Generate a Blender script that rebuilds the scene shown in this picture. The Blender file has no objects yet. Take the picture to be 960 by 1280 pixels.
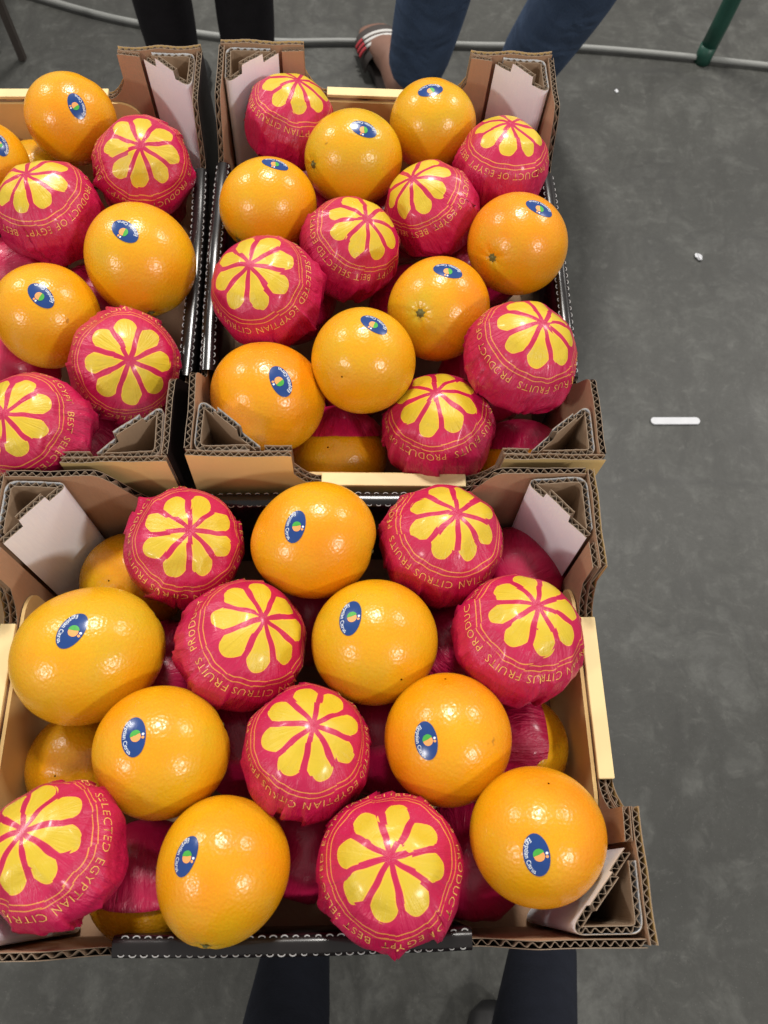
import bpy, bmesh, math, random
import numpy as np
from mathutils import Vector, Matrix

sc = bpy.context.scene
# ------------------------------------------------------------------ camera
H = 1.45                       # camera height over the floor
RIM = H - 0.506                # height of the crates' corner posts
cam_d = bpy.data.cameras.new('camera')
cam = bpy.data.objects.new('camera', cam_d)
sc.collection.objects.link(cam)
CR = Vector((0.99859583, 0.04844002, 0.02144611))
CU = Vector((-0.05297519, 0.91310662, 0.40426467))
CF = Vector((0.0, 0.40483313, -0.91439058))
M = Matrix((CR, CU, -CF)).transposed().to_4x4()
M.translation = (0, 0, H)
cam.matrix_world = M
cam_d.sensor_fit = 'VERTICAL'
cam_d.sensor_height = 24.0
cam_d.lens = 24.0 * 1050 / 1280
cam_d.clip_start = 0.02
cam_d.clip_end = 100
cam_d.dof.use_dof = True
cam_d.dof.focus_distance = 0.62
cam_d.dof.aperture_fstop = 11.0
sc.camera = cam
# ------------------------------------------------------------------ light: a hall with rows of ceiling lamps
world = bpy.data.worlds.new('World')
sc.world = world
world.use_nodes = True
bg = world.node_tree.nodes['Background']
bg.inputs[0].default_value = (1.0, 0.97, 0.93, 1)
bg.inputs[1].default_value = 0.48
for (x, y, z, p, rad) in ((-0.1, 3.2, 5.4, 270, .42), (-5.0, 4.0, 5.4, 230, .48), (4.6, 4.2, 5.4, 230, .48),
                          (-5.6, -4.2, 5.4, 330, .48), (5.0, -3.5, 5.4, 330, .48)):
    ld = bpy.data.lights.new('ceiling_lamp', 'AREA')
    ld.shape = 'DISK'
    ld.size = 2 * rad
    ld.energy = p
    ld.color = (1.0, 0.96, 0.90)
    lo = bpy.data.objects.new('ceiling_lamp', ld)
    lo.location = (x, y, z)
    sc.collection.objects.link(lo)
sc.view_settings.view_transform = 'Standard'
sc.view_settings.look = 'None'
sc.view_settings.gamma = 1
sc.view_settings.exposure = -0.06
sc.view_settings.use_curve_mapping = False
sc.cycles.max_bounces = 6
sc.cycles.diffuse_bounces = 3
sc.cycles.glossy_bounces = 3

# ------------------------------------------------------------------ helpers
COL = sc.collection

def link(o):
    COL.objects.link(o)
    return o

def mesh_from(name, verts, faces, mats=(), smooth=True, fm=None):
    me = bpy.data.meshes.new(name)
    me.from_pydata([tuple(v) for v in verts], [], faces)
    for m in mats:
        me.materials.append(m)
    if fm is not None:
        me.polygons.foreach_set('material_index', fm)
    me.polygons.foreach_set('use_smooth', [smooth] * len(me.polygons))
    me.update()
    return me

def obj(name, me, parent=None):
    o = bpy.data.objects.new(name, me)
    link(o)
    o.parent = parent
    return o

def tag(o, label=None, cat=None, group=None, kind=None):
    for k, v in (('label', label), ('category', cat), ('group', group), ('kind', kind)):
        if v:
            o[k] = v
    return o

def empty(name, loc=(0, 0, 0), rz=0):
    o = bpy.data.objects.new(name, None)
    o.empty_display_size = .02
    o.location = loc
    o.rotation_euler.z = rz
    return link(o)

class NT:
    """tiny node-tree writer"""
    def __init__(s, name):
        s.m = bpy.data.materials.new(name)
        s.m.use_nodes = True
        s.t = s.m.node_tree
        s.b = s.t.nodes['Principled BSDF']
    def n(s, kind, ins=None, **kw):
        nd = s.t.nodes.new(kind)
        for k, v in kw.items():
            setattr(nd, k, v)
        for k, v in (ins or {}).items():
            s.put(nd.inputs[k], v)
        return nd
    def put(s, sock, v):
        if isinstance(v, bpy.types.NodeSocket):
            s.t.links.new(v, sock)
        elif isinstance(v, bpy.types.Node):
            s.t.links.new(v.outputs[0], sock)
        else:
            sock.default_value = v
    def math(s, op, a, b=None, c=None, clamp=False):
        nd = s.t.nodes.new('ShaderNodeMath')
        nd.operation = op
        nd.use_clamp = clamp
        for i, v in enumerate((a, b, c)):
            if v is not None:
                s.put(nd.inputs[i], v)
        return nd.outputs[0]
    def ramp(s, fac, stops):
        nd = s.t.nodes.new('ShaderNodeValToRGB')
        s.put(nd.inputs[0], fac)
        el = nd.color_ramp.elements
        while len(el) < len(stops):
            el.new(.5)
        for e, (p, c) in zip(el, stops):
            e.position = p
            e.color = (*c, 1) if len(c) == 3 else c
        return nd.outputs[0]
    def mix(s, fac, a, b, blend='MIX'):
        nd = s.t.nodes.new('ShaderNodeMix')
        nd.data_type = 'RGBA'
        nd.blend_type = blend
        s.put(nd.inputs[0], fac)
        for i, v in ((6, a), (7, b)):
            if isinstance(v, tuple) and len(v) == 3:
                v = (*v, 1)
            s.put(nd.inputs[i], v)
        return nd.outputs[2]
    def noise(s, vec, scale, detail=3, rough=.55, dist=0):
        nd = s.n('ShaderNodeTexNoise', {'Scale': scale, 'Detail': detail, 'Roughness': rough, 'Distortion': dist})
        if vec is not None:
            s.put(nd.inputs['Vector'], vec)
        return nd.outputs[0]
    def obj(s):
        return s.n('ShaderNodeTexCoord').outputs['Object']
    def bump(s, h, strength, dist, normal=None):
        nd = s.n('ShaderNodeBump', {'Height': h, 'Strength': strength, 'Distance': dist})
        if normal is not None:
            s.put(nd.inputs['Normal'], normal)
        return nd.outputs[0]
    def done(s, color=None, rough=None, normal=None, **kw):
        if color is not None:
            s.put(s.b.inputs['Base Color'], (*color, 1) if isinstance(color, tuple) and len(color) == 3 else color)
        if rough is not None:
            s.put(s.b.inputs['Roughness'], rough)
        if normal is not None:
            s.put(s.b.inputs['Normal'], normal)
        for k, v in kw.items():
            s.put(s.b.inputs[k], v)
        return s.m

def mat_orange():
    t = NT('orange_peel')
    c = t.obj()
    rnd = t.n('ShaderNodeObjectInfo').outputs['Random']
    off = t.n('ShaderNodeVectorMath', {0: c}, operation='ADD')
    cmb = t.n('ShaderNodeCombineXYZ', {0: t.math('MULTIPLY', rnd, 3.0), 1: rnd, 2: rnd})
    t.put(off.inputs[1], cmb)
    v = off.outputs[0]
    big = t.noise(v, 22, 2, .5)
    f = t.math('ADD', t.math('MULTIPLY', big, 1.5), t.math('MULTIPLY_ADD', rnd, .5, -.5))
    col = t.ramp(f, ((.0, (.76, .245, .003)), (.40, (.75, .320, .004)), (.72, (.70, .370, .007)), (1.0, (.58, .38, .013))))
    stm = t.n('ShaderNodeAttribute', attribute_name='stem_angle').outputs['Fac']
    gr = t.math('MULTIPLY', t.ramp(stm, ((.05, (.75, .75, .75)), (.30, (0, 0, 0)))), t.ramp(t.noise(v, 45, 3, .6), ((.3, (0, 0, 0)), (.65, (1, 1, 1)))))
    col = t.mix(gr, col, (.50, .40, .018))
    fine = t.noise(v, 420, 3, .6)
    col = t.mix(t.math('MULTIPLY', fine, .22), col, (.66, .23, .003))
    # small brown specks and rubs
    sp = t.noise(v, 130, 2, .5)
    col = t.mix(t.ramp(sp, ((.75, (0, 0, 0)), (.80, (.55, .55, .55)))), col, (.25, .10, .01))
    sc_ = t.noise(v, 34, 4, .7, .6)
    col = t.mix(t.ramp(sc_, ((.66, (0, 0, 0)), (.74, (.35, .35, .35)))), col, (.55, .26, .05))
    vo = t.n('ShaderNodeTexVoronoi', {'Vector': v, 'Scale': 520.0, 'Randomness': 1.0}, feature='SMOOTH_F1')
    vo.inputs['Smoothness'].default_value = .6
    h = t.math('ADD', t.math('MULTIPLY', vo.outputs['Distance'], 1.0), t.math('MULTIPLY', t.noise(v, 260, 2, .5), 1.1))
    n = t.bump(h, .36, .00044)
    return t.done(col, t.math('MULTIPLY_ADD', fine, .14, .20), n, **{'Specular IOR Level': .5, 'Subsurface Weight': .18, 'Subsurface Scale': .008, 'Subsurface Radius': (1.0, .42, .08)})

def mat_wrap(printed):
    t = NT('printed_red_paper' if printed else 'plain_red_paper')
    c = t.obj()
    rnd = t.n('ShaderNodeObjectInfo').outputs['Random']
    dirn = t.n('ShaderNodeVectorMath', {0: c}, operation='NORMALIZE').outputs[0]
    # wrinkles that run down from the crown of the wrapper
    sp = t.n('ShaderNodeSeparateXYZ', {0: dirn})
    flat = t.n('ShaderNodeCombineXYZ', {0: sp.outputs[0], 1: sp.outputs[1], 2: 0.0})
    fn = t.n('ShaderNodeVectorMath', {0: flat}, operation='NORMALIZE').outputs[0]
    ms = t.n('ShaderNodeVectorMath', {0: fn, 1: (4.5, 4.5, 4.5)}, operation='MULTIPLY').outputs[0]
    add = t.n('ShaderNodeCombineXYZ', {0: 0.0, 1: t.math('MULTIPLY', rnd, 40.0), 2: t.math('MULTIPLY', sp.outputs[2], 1.1)})
    wv = t.n('ShaderNodeVectorMath', {0: ms, 1: add}, operation='ADD').outputs[0]
    pleat = t.noise(wv, 1.6, 4, .6, .5)
    low = t.math('SUBTRACT', 1.0, t.ramp(sp.outputs[2], ((.1, (0, 0, 0)), (.95, (1, 1, 1)))))
    cr = t.noise(c, 55, 4, .6, 1.2)
    ridge = t.math('ABSOLUTE', t.math('SUBTRACT', cr, .5))
    wn = t.n('ShaderNodeTexNoise', {'Vector': c, 'Scale': 60.0, 'Detail': 0.0})
    wo = t.n('ShaderNodeVectorMath', {0: wn.outputs['Color'], 1: (.016, .016, .016)}, operation='MULTIPLY').outputs[0]
    cc0 = t.n('ShaderNodeVectorMath', {0: c, 1: wo}, operation='ADD').outputs[0]
    rofs = t.n('ShaderNodeCombineXYZ', {0: 0.0, 1: t.math('MULTIPLY', rnd, 7.0), 2: 0.0})
    cc1 = t.n('ShaderNodeVectorMath', {0: cc0, 1: rofs}, operation='ADD').outputs[0]
    v1 = t.n('ShaderNodeTexVoronoi', {'Vector': cc1, 'Scale': 62.0}, feature='F1').outputs['Distance']
    v3 = t.n('ShaderNodeTexVoronoi', {'Vector': cc1, 'Scale': 34.0}, feature='F1').outputs['Distance']
    v2 = t.n('ShaderNodeTexVoronoi', {'Vector': cc1, 'Scale': 150.0}, feature='F1').outputs['Distance']
    crum = t.math('ADD', t.math('ADD', t.math('MULTIPLY', v3, t.math('MULTIPLY_ADD', low, .9, .5)), t.math('MULTIPLY', v1, t.math('MULTIPLY_ADD', low, .35, .08))), t.math('MULTIPLY', v2, t.math('MULTIPLY_ADD', low, .10, .03)))
    h = t.math('ADD', t.math('ADD', t.math('MULTIPLY', pleat, t.math('MULTIPLY_ADD', low, 1.5, .12)), t.math('MULTIPLY', ridge, .35)), crum)
    n = t.bump(h, .60, .0036)
    tone = t.noise(c, 40, 3, .6)
    red = t.mix(tone, (.42, .004, .050), (.53, .009, .080))
    col = red
    if printed:
        uv = t.n('ShaderNodeUVMap', uv_map='sheet').outputs[0]
        wob = t.n('ShaderNodeTexNoise', {'Vector': uv, 'Scale': 3.0, 'Detail': 0.0})
        wv2 = t.n('ShaderNodeVectorMath', {0: wob.outputs['Color'], 1: (.5, .5, .5)}, operation='SUBTRACT').outputs[0]
        wv3 = t.n('ShaderNodeVectorMath', {0: wv2, 1: (.08, .08, 0)}, operation='MULTIPLY').outputs[0]
        cell = t.n('ShaderNodeTexVoronoi', {'Vector': cc1, 'Scale': 34.0}, feature='F1').outputs['Color']
        ce2 = t.n('ShaderNodeVectorMath', {0: cell, 1: (.5, .5, .5)}, operation='SUBTRACT').outputs[0]
        ce3 = t.n('ShaderNodeVectorMath', {0: ce2, 1: (.055, .055, 0)}, operation='MULTIPLY').outputs[0]
        uv1 = t.n('ShaderNodeVectorMath', {0: uv, 1: wv3}, operation='ADD').outputs[0]
        uvw = t.n('ShaderNodeVectorMath', {0: uv1, 1: ce3}, operation='ADD').outputs[0]
        s = t.n('ShaderNodeSeparateXYZ', {0: uvw})
        x, y = s.outputs[0], s.outputs[1]
        r = t.math('SQRT', t.math('ADD', t.math('MULTIPLY', x, x), t.math('MULTIPLY', y, y)))
        a = t.math('ARCTAN2', x, y)
        k = math.pi / 4
        am = t.math('SUBTRACT', t.math('MODULO', t.math('ADD', a, 8 * math.pi - math.radians(38) + k / 2), k), k / 2)
        px = t.math('MULTIPLY', r, t.math('COSINE', am))
        py = t.math('ABSOLUTE', t.math('MULTIPLY', r, t.math('SINE', am)))
        e1 = t.math('SUBTRACT', t.math('MULTIPLY_ADD', px, .378, -.044), py)
        q1 = t.math('POWER', t.math('DIVIDE', t.math('MAXIMUM', t.math('SUBTRACT', px, .55), 0.0), .45), 2.3)
        q2 = t.math('POWER', t.math('DIVIDE', py, .262), 2.3)
        e2 = t.math('MULTIPLY', t.math('SUBTRACT', 1.0, t.math('ADD', q1, q2)), .25)
        ins = t.math('MINIMUM', e1, e2)
        pet = t.math('MULTIPLY_ADD', ins, 90.0, .5, clamp=True)
        rim = t.math('MULTIPLY', pet, t.math('SUBTRACT', 1.0, t.math('MULTIPLY_ADD', ins, 90.0, -1.3, clamp=True)))
        yel = t.mix(t.noise(uv, 2.2, 3, .6), (.56, .43, .018), (.66, .43, .028))
        yel = t.mix(rim, yel, (.82, .46, .03))
        col = t.mix(pet, col, yel)
        for rr in (1.175, 1.275):
            d = t.math('ABSOLUTE', t.math('SUBTRACT', r, rr))
            ln = t.math('MULTIPLY_ADD', d, -150.0, 1.9, clamp=True)
            col = t.mix(t.math('MULTIPLY', ln, .9), col, (.74, .33, .045))
    return t.done(col, t.math('MULTIPLY_ADD', tone, .2, .28), n, **{'Specular IOR Level': .5, 'Coat Weight': .2, 'Coat Roughness': .16})

def mat_plain(name, col, rough=.6, var=.12, scale=60, bump=0.0, spec=.4, dist=.0005, **kw):
    t = NT(name)
    c = t.obj()
    nz = t.noise(c, scale, 4, .6)
    a = tuple(v * (1 - var) for v in col)
    b = tuple(min(1, v * (1 + var)) for v in col)
    cc = t.mix(nz, a, b)
    n = t.bump(t.noise(c, scale * 6, 2), bump, dist) if bump else None
    return t.done(cc, rough, n, **{'Specular IOR Level': spec, **kw})

def mat_kraft(name, col, stripe=.5, dark=.78):
    """paper liner with faint vertical flute shadowing and fibres"""
    t = NT(name)
    c = t.obj()
    st = t.n('ShaderNodeVectorMath', {0: c, 1: (1.0, 1.0, .12)}, operation='MULTIPLY').outputs[0]
    fib = t.noise(st, 900, 3, .6)
    big = t.noise(c, 24, 4, .6)
    cc = t.mix(fib, tuple(v * (dark + 1) / 2 for v in col), tuple(min(1, v * 1.08) for v in col))
    cc = t.mix(t.ramp(big, ((.45, (0, 0, 0)), (.8, (.5, .5, .5)))), cc, tuple(v * dark for v in col))
    s = t.n('ShaderNodeSeparateXYZ', {0: c})
    w = t.math('SINE', t.math('MULTIPLY', t.math('ADD', s.outputs[0], s.outputs[1]), 2 * math.pi / .0065))
    n = t.bump(t.math('ADD', t.math('MULTIPLY', w, .25 * stripe), fib), .25, .0005)
    return t.done(cc, .72, n, **{'Specular IOR Level': .25})

def mat_floor():
    t = NT('stained_concrete')
    c = t.obj()
    a = t.noise(c, 1.1, 6, .62, .4)
    b = t.noise(c, 5.5, 6, .68, .3)
    d = t.noise(c, 95, 4, .7)
    col = t.ramp(a, ((.32, (.026, .027, .024)), (.5, (.062, .063, .056)), (.68, (.115, .117, .106))))
    lg = t.noise(c, .45, 2, .5)
    col = t.mix(t.ramp(lg, ((.38, (.45, .45, .45)), (.62, (0, 0, 0)))), col, (.034, .034, .031))
    col = t.mix(t.ramp(b, ((.36, (.85, .85, .85)), (.58, (0, 0, 0)))), col, (.040, .040, .036))
    col = t.mix(t.ramp(d, ((.35, (.6, .6, .6)), (.62, (0, 0, 0)))), col, (.034, .034, .031))
    # dried spills: paler inside, a thin dark tide line round each
    wn = t.n('ShaderNodeTexNoise', {'Vector': c, 'Scale': 6.0, 'Detail': 4.0})
    wv = t.n('ShaderNodeVectorMath', {0: wn.outputs['Color'], 1: (.12, .12, 0)}, operation='MULTIPLY').outputs[0]
    cw = t.n('ShaderNodeVectorMath', {0: c, 1: wv}, operation='ADD').outputs[0]
    sp = t.noise(cw, 3.4, 3, .5)
    col = t.mix(t.ramp(sp, ((.58, (0, 0, 0)), (.70, (.22, .22, .22)))), col, (.125, .127, .122))
    col = t.mix(t.ramp(sp, ((.586, (0, 0, 0)), (.600, (.65, .65, .65)), (.612, (0, 0, 0)))), col, (.030, .030, .028))
    sm = t.noise(cw, 14, 4, .65)
    col = t.mix(t.ramp(sm, ((.50, (0, 0, 0)), (.74, (.5, .5, .5)))), col, (.112, .114, .105))
    st = t.noise(t.n('ShaderNodeVectorMath', {0: cw, 1: (1.0, .22, 1.0)}, operation='MULTIPLY').outputs[0], 22, 3, .6)
    col = t.mix(t.ramp(st, ((.50, (0, 0, 0)), (.68, (.7, .7, .7)))), col, (.030, .030, .027))
    mo = t.noise(cw, 38, 5, .72)
    col = t.mix(t.ramp(mo, ((.36, (.6, .6, .6)), (.52, (0, 0, 0)))), col, (.034, .034, .030))
    col = t.mix(t.ramp(mo, ((.56, (0, 0, 0)), (.72, (.4, .4, .4)))), col, (.12, .12, .11))
    gt = t.noise(c, 480, 2, .6)
    col = t.mix(t.ramp(gt, ((.66, (0, 0, 0)), (.74, (.7, .7, .7)))), col, (.17, .165, .155))
    # hairline cracks
    ve = t.n('ShaderNodeTexVoronoi', {'Vector': cw, 'Scale': .9}, feature='DISTANCE_TO_EDGE')
    col = t.mix(t.ramp(ve.outputs['Distance'], ((.0, (.6, .6, .6)), (.010, (0, 0, 0)))), col, (.03, .03, .028))
    n = t.bump(t.math('ADD', b, t.math('MULTIPLY', d, .25)), .25, .004)
    return t.done(col, t.math('MULTIPLY_ADD', b, .35, .30), n, **{'Specular IOR Level': .45})

def mat_denim():
    t = NT('blue_denim')
    c = t.obj()
    a = t.noise(c, 9, 4, .6)
    w = t.noise(t.n('ShaderNodeVectorMath', {0: c, 1: (1, 1, .15)}, operation='MULTIPLY').outputs[0], 420, 2)
    col = t.mix(a, (.020, .036, .078), (.048, .078, .142))
    col = t.mix(t.math('MULTIPLY', w, .5), col, (.075, .105, .16))
    return t.done(col, .85, t.bump(t.math('ADD', t.noise(c, 9, 2, .5, .8), t.math('MULTIPLY', w, .06)), .8, .03), **{'Specular IOR Level': .2})

MAT = {
    'orange': mat_orange(), 'wrap': mat_wrap(True), 'plainwrap': mat_wrap(False),
    'gold': mat_plain('gold_ink', (.82, .46, .11), .45, .15, 90),
    'sticker': mat_plain('blue_sticker', (.012, .048, .20), .22, .15, 200, spec=.5),
    'white_ink': mat_plain('white_ink', (.72, .76, .82), .4, .05),
    'green_ink': mat_plain('green_ink', (.06, .36, .05), .4, .2, 300),
    'orange_ink': mat_plain('orange_ink', (.80, .34, .10), .4, .15, 300),
    'stem': mat_plain('dry_calyx', (.13, .115, .03), .8, .35, 400, .5),
    'kraft': mat_kraft('kraft_liner', (.40, .245, .15)),
    'kraft_in': mat_kraft('kraft_inside', (.36, .25, .165), .3),
    'flute': mat_plain('fluting_paper', (.225, .165, .115), .8, .15, 300),
    'white_liner': mat_kraft('white_liner', (.86, .90, .98), .5, .96),
    'cream': mat_plain('cream_print', (.78, .60, .30), .5, .05, 40, spec=.4),
    'tan': mat_plain('tan_print', (.72, .50, .21), .5, .08, 30, spec=.35),
    'black': mat_plain('black_print', (.010, .008, .008), .22, .3, 60, spec=.5),
    'blackmatt': mat_plain('black_inner_print', (.020, .012, .011), .42, .3, 60, spec=.4),
    'perf': mat_plain('torn_paper_edge', (.38, .38, .38), .8, .1, 300),
    'floor': mat_floor(), 'denim': mat_denim(),
    'dark_cloth': mat_plain('black_cloth', (.010, .009, .011), .9, .4, 40, .3, .15, .002),
    'navy_cloth': mat_plain('dark_navy_cloth', (.012, .014, .022), .9, .3, 40, .3, .15, .002),
    'skin': mat_plain('skin', (.20, .105, .075), .55, .12, 50),
    'sandal': mat_plain('sandal_brown', (.055, .045, .042), .7, .2, 60),
    'stripe_white': mat_plain('white_stripe', (.55, .54, .52), .6, .1),
    'stripe_red': mat_plain('red_stripe', (.38, .03, .04), .6, .1),
    'shoe': mat_plain('black_shoe', (.014, .014, .015), .45, .2),
    'hose': mat_plain('grey_hose', (.23, .235, .225), .5, .2, 30),
    'green_paint': mat_plain('green_paint', (.012, .06, .042), .4, .2, 20),
    'whitebar': mat_plain('white_plastic', (.60, .61, .64), .5, .12, 80),
    'steel': mat_plain('dark_steel', (.035, .028, .024), .5, .2),
    'panel': mat_plain('grey_panel', (.22, .24, .23), .5, .1),
    'wood': mat_plain('plywood', (.33, .23, .13), .7, .15, 12),
}

# ------------------------------------------------------------------ the setting
def box_mesh(name, x0, x1, y0, y1, z0, z1, mat, bev=0.0):
    bm = bmesh.new()
    bmesh.ops.create_cube(bm, size=1)
    for v in bm.verts:
        v.co = Vector((x0 + (v.co.x + .5) * (x1 - x0), y0 + (v.co.y + .5) * (y1 - y0), z0 + (v.co.z + .5) * (z1 - z0)))
    if bev:
        bmesh.ops.bevel(bm, geom=bm.edges[:], offset=bev, segments=2, affect='EDGES', profile=.5)
    me = bpy.data.meshes.new(name)
    bm.to_mesh(me)
    bm.free()
    me.materials.append(mat)
    return me

tag(obj('floor', mesh_from('floor', [(-14, -12, 0), (14, -12, 0), (14, 16, 0), (-14, 16, 0)], [(0, 1, 2, 3)], [MAT['floor']])), kind='structure')

# the table the crates stand on, wholly under them
HC = .153                                        # crate height
tz = RIM - HC - .006
table = tag(empty('display_table', (0, 0, 0)), kind='structure')
obj('table_top', box_mesh('table_top', -.40, .09, .06, .62, tz - .025, tz - .001, MAT['wood'], .002), table)
for (x, y) in ((-.36, .10), (.05, .10), (-.36, .58), (.05, .58)):
    obj('leg', box_mesh('leg', x - .02, x + .02, y - .02, y + .02, 0.001, tz - .0255, MAT['wood'], .002), table)

# ------------------------------------------------------------------ cardboard crates
PITCH = .0056
T = .0045

def resample(pts, step):
    out = [np.array(pts[0], float)]
    S = [0.0]
    for a, b in zip(pts[:-1], pts[1:]):
        a, b = np.array(a, float), np.array(b, float)
        L = np.linalg.norm(b - a)
        n = max(1, int(round(L / step)))
        for i in range(1, n + 1):
            out.append(a + (b - a) * i / n)
            S.append(S[-1] + L / n)
    return np.array(out), np.array(S)

def round_path(pts, r, n=5):
    out = [pts[0]]
    for a, b, c in zip(pts[:-2], pts[1:-1], pts[2:]):
        a, b, c = (np.array(v, float) for v in (a, b, c))
        u, v = (a - b) / np.linalg.norm(a - b), (c - b) / np.linalg.norm(c - b)
        p, q = b + u * r, b + v * r
        for i in range(n + 1):
            t = i / n
            out.append(tuple((1 - t) ** 2 * p + 2 * t * (1 - t) * b + t * t * q))
    out.append(pts[-1])
    return out

def corrugated(name, pts, top, zbot, mats, t=T, seed=0):
    """a board of two liners and a wavy fluting sheet, following pts in plan; top(s, total) gives the cut height"""
    P, S = resample(pts, PITCH / 8)
    d = np.gradient(P, axis=0)
    d /= np.linalg.norm(d, axis=1)[:, None] + 1e-9
    N = np.stack([d[:, 1], -d[:, 0]], 1)          # to the outside of the path (right-hand side)
    rg = np.random.default_rng(seed)
    ph = rg.uniform(0, 6)
    zt = np.array([top(s, S[-1]) for s in S]) + .0004 * np.sin(S * 170 + ph) + rg.normal(0, .00012, len(S))
    verts, faces, fm = [], [], []
    lin = .00045
    nz = lambda f0, k: np.interp(S, np.arange(0, S[-1] + .2, f0), rg.uniform(-1, 1, len(np.arange(0, S[-1] + .2, f0)))) * k
    wav = np.sin(2 * math.pi * S / PITCH + ph + nz(.012, .9)) * (t / 2 - lin - .00022) * np.clip(.9 + nz(.009, .3), .5, 1)
    zt = zt + nz(.011, .0007) + nz(.05, .0009)
    P = P + N * (nz(.03, .0005))[:, None]
    for k, (off0, off1, mi, dz) in enumerate(((t / 2 - lin, t / 2, 0, 0), (-t / 2, -t / 2 + lin, 1, -.0002), (wav - .0002, wav + .0002, 2, -.0005))):
        o0 = np.broadcast_to(off0, S.shape)
        o1 = np.broadcast_to(off1, S.shape)
        base = len(verts)
        for i in range(len(S)):
            for o in (o0[i], o1[i]):
                q = P[i] + N[i] * o
                verts.append((q[0], q[1], zt[i] + dz))
                verts.append((q[0], q[1], zbot))
        for i in range(len(S) - 1):
            a, b = base + 4 * i, base + 4 * i + 4
            faces += [(a, b, b + 1, a + 1), (a + 2, a + 3, b + 3, b + 2), (a, a + 2, b + 2, b)]
            fm += [mi, mi, 2]
        a, b = base, base + 4 * (len(S) - 1)
        faces += [(a, a + 1, a + 3, a + 2), (b, b + 2, b + 3, b + 1)]
        fm += [mi, mi]
    return mesh_from(name, verts, faces, mats, False, fm)

HL, HW, DROP = .200, .145, .046
def end_top(y):
    a = abs(y)
    if a > .0725: return 0.0
    if a > .0515:
        t = (.0725 - a) / .021
        return -.026 - (DROP - .026) * (1 - (1 - t) ** 2.2)
    return -DROP
def side_top(x):
    a = abs(x)
    if a > .138: return 0.0
    if a > .106:
        t = (.138 - a) / .032
        return -DROP * (t * t * (3 - 2 * t)) 
    return -DROP
BULGE = .0025
def bulge(x):
    return BULGE * max(0.0, math.cos(min(1, abs(x) / .15) * math.pi / 2)) ** 1.2

def lathe_panel(name, prof, x0, x1, mat):
    """flat panel in the y-z plane with outline prof, thickness x0..x1"""
    n = len(prof)
    v = [(x0, y, z) for y, z in prof] + [(x1, y, z) for y, z in prof]
    f = [tuple(range(n)), tuple(range(2 * n - 1, n - 1, -1))]
    f += [((i + 1) % n, i, n + i, n + (i + 1) % n) for i in range(n)]
    return mesh_from(name, v, f, [mat], False)

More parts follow.
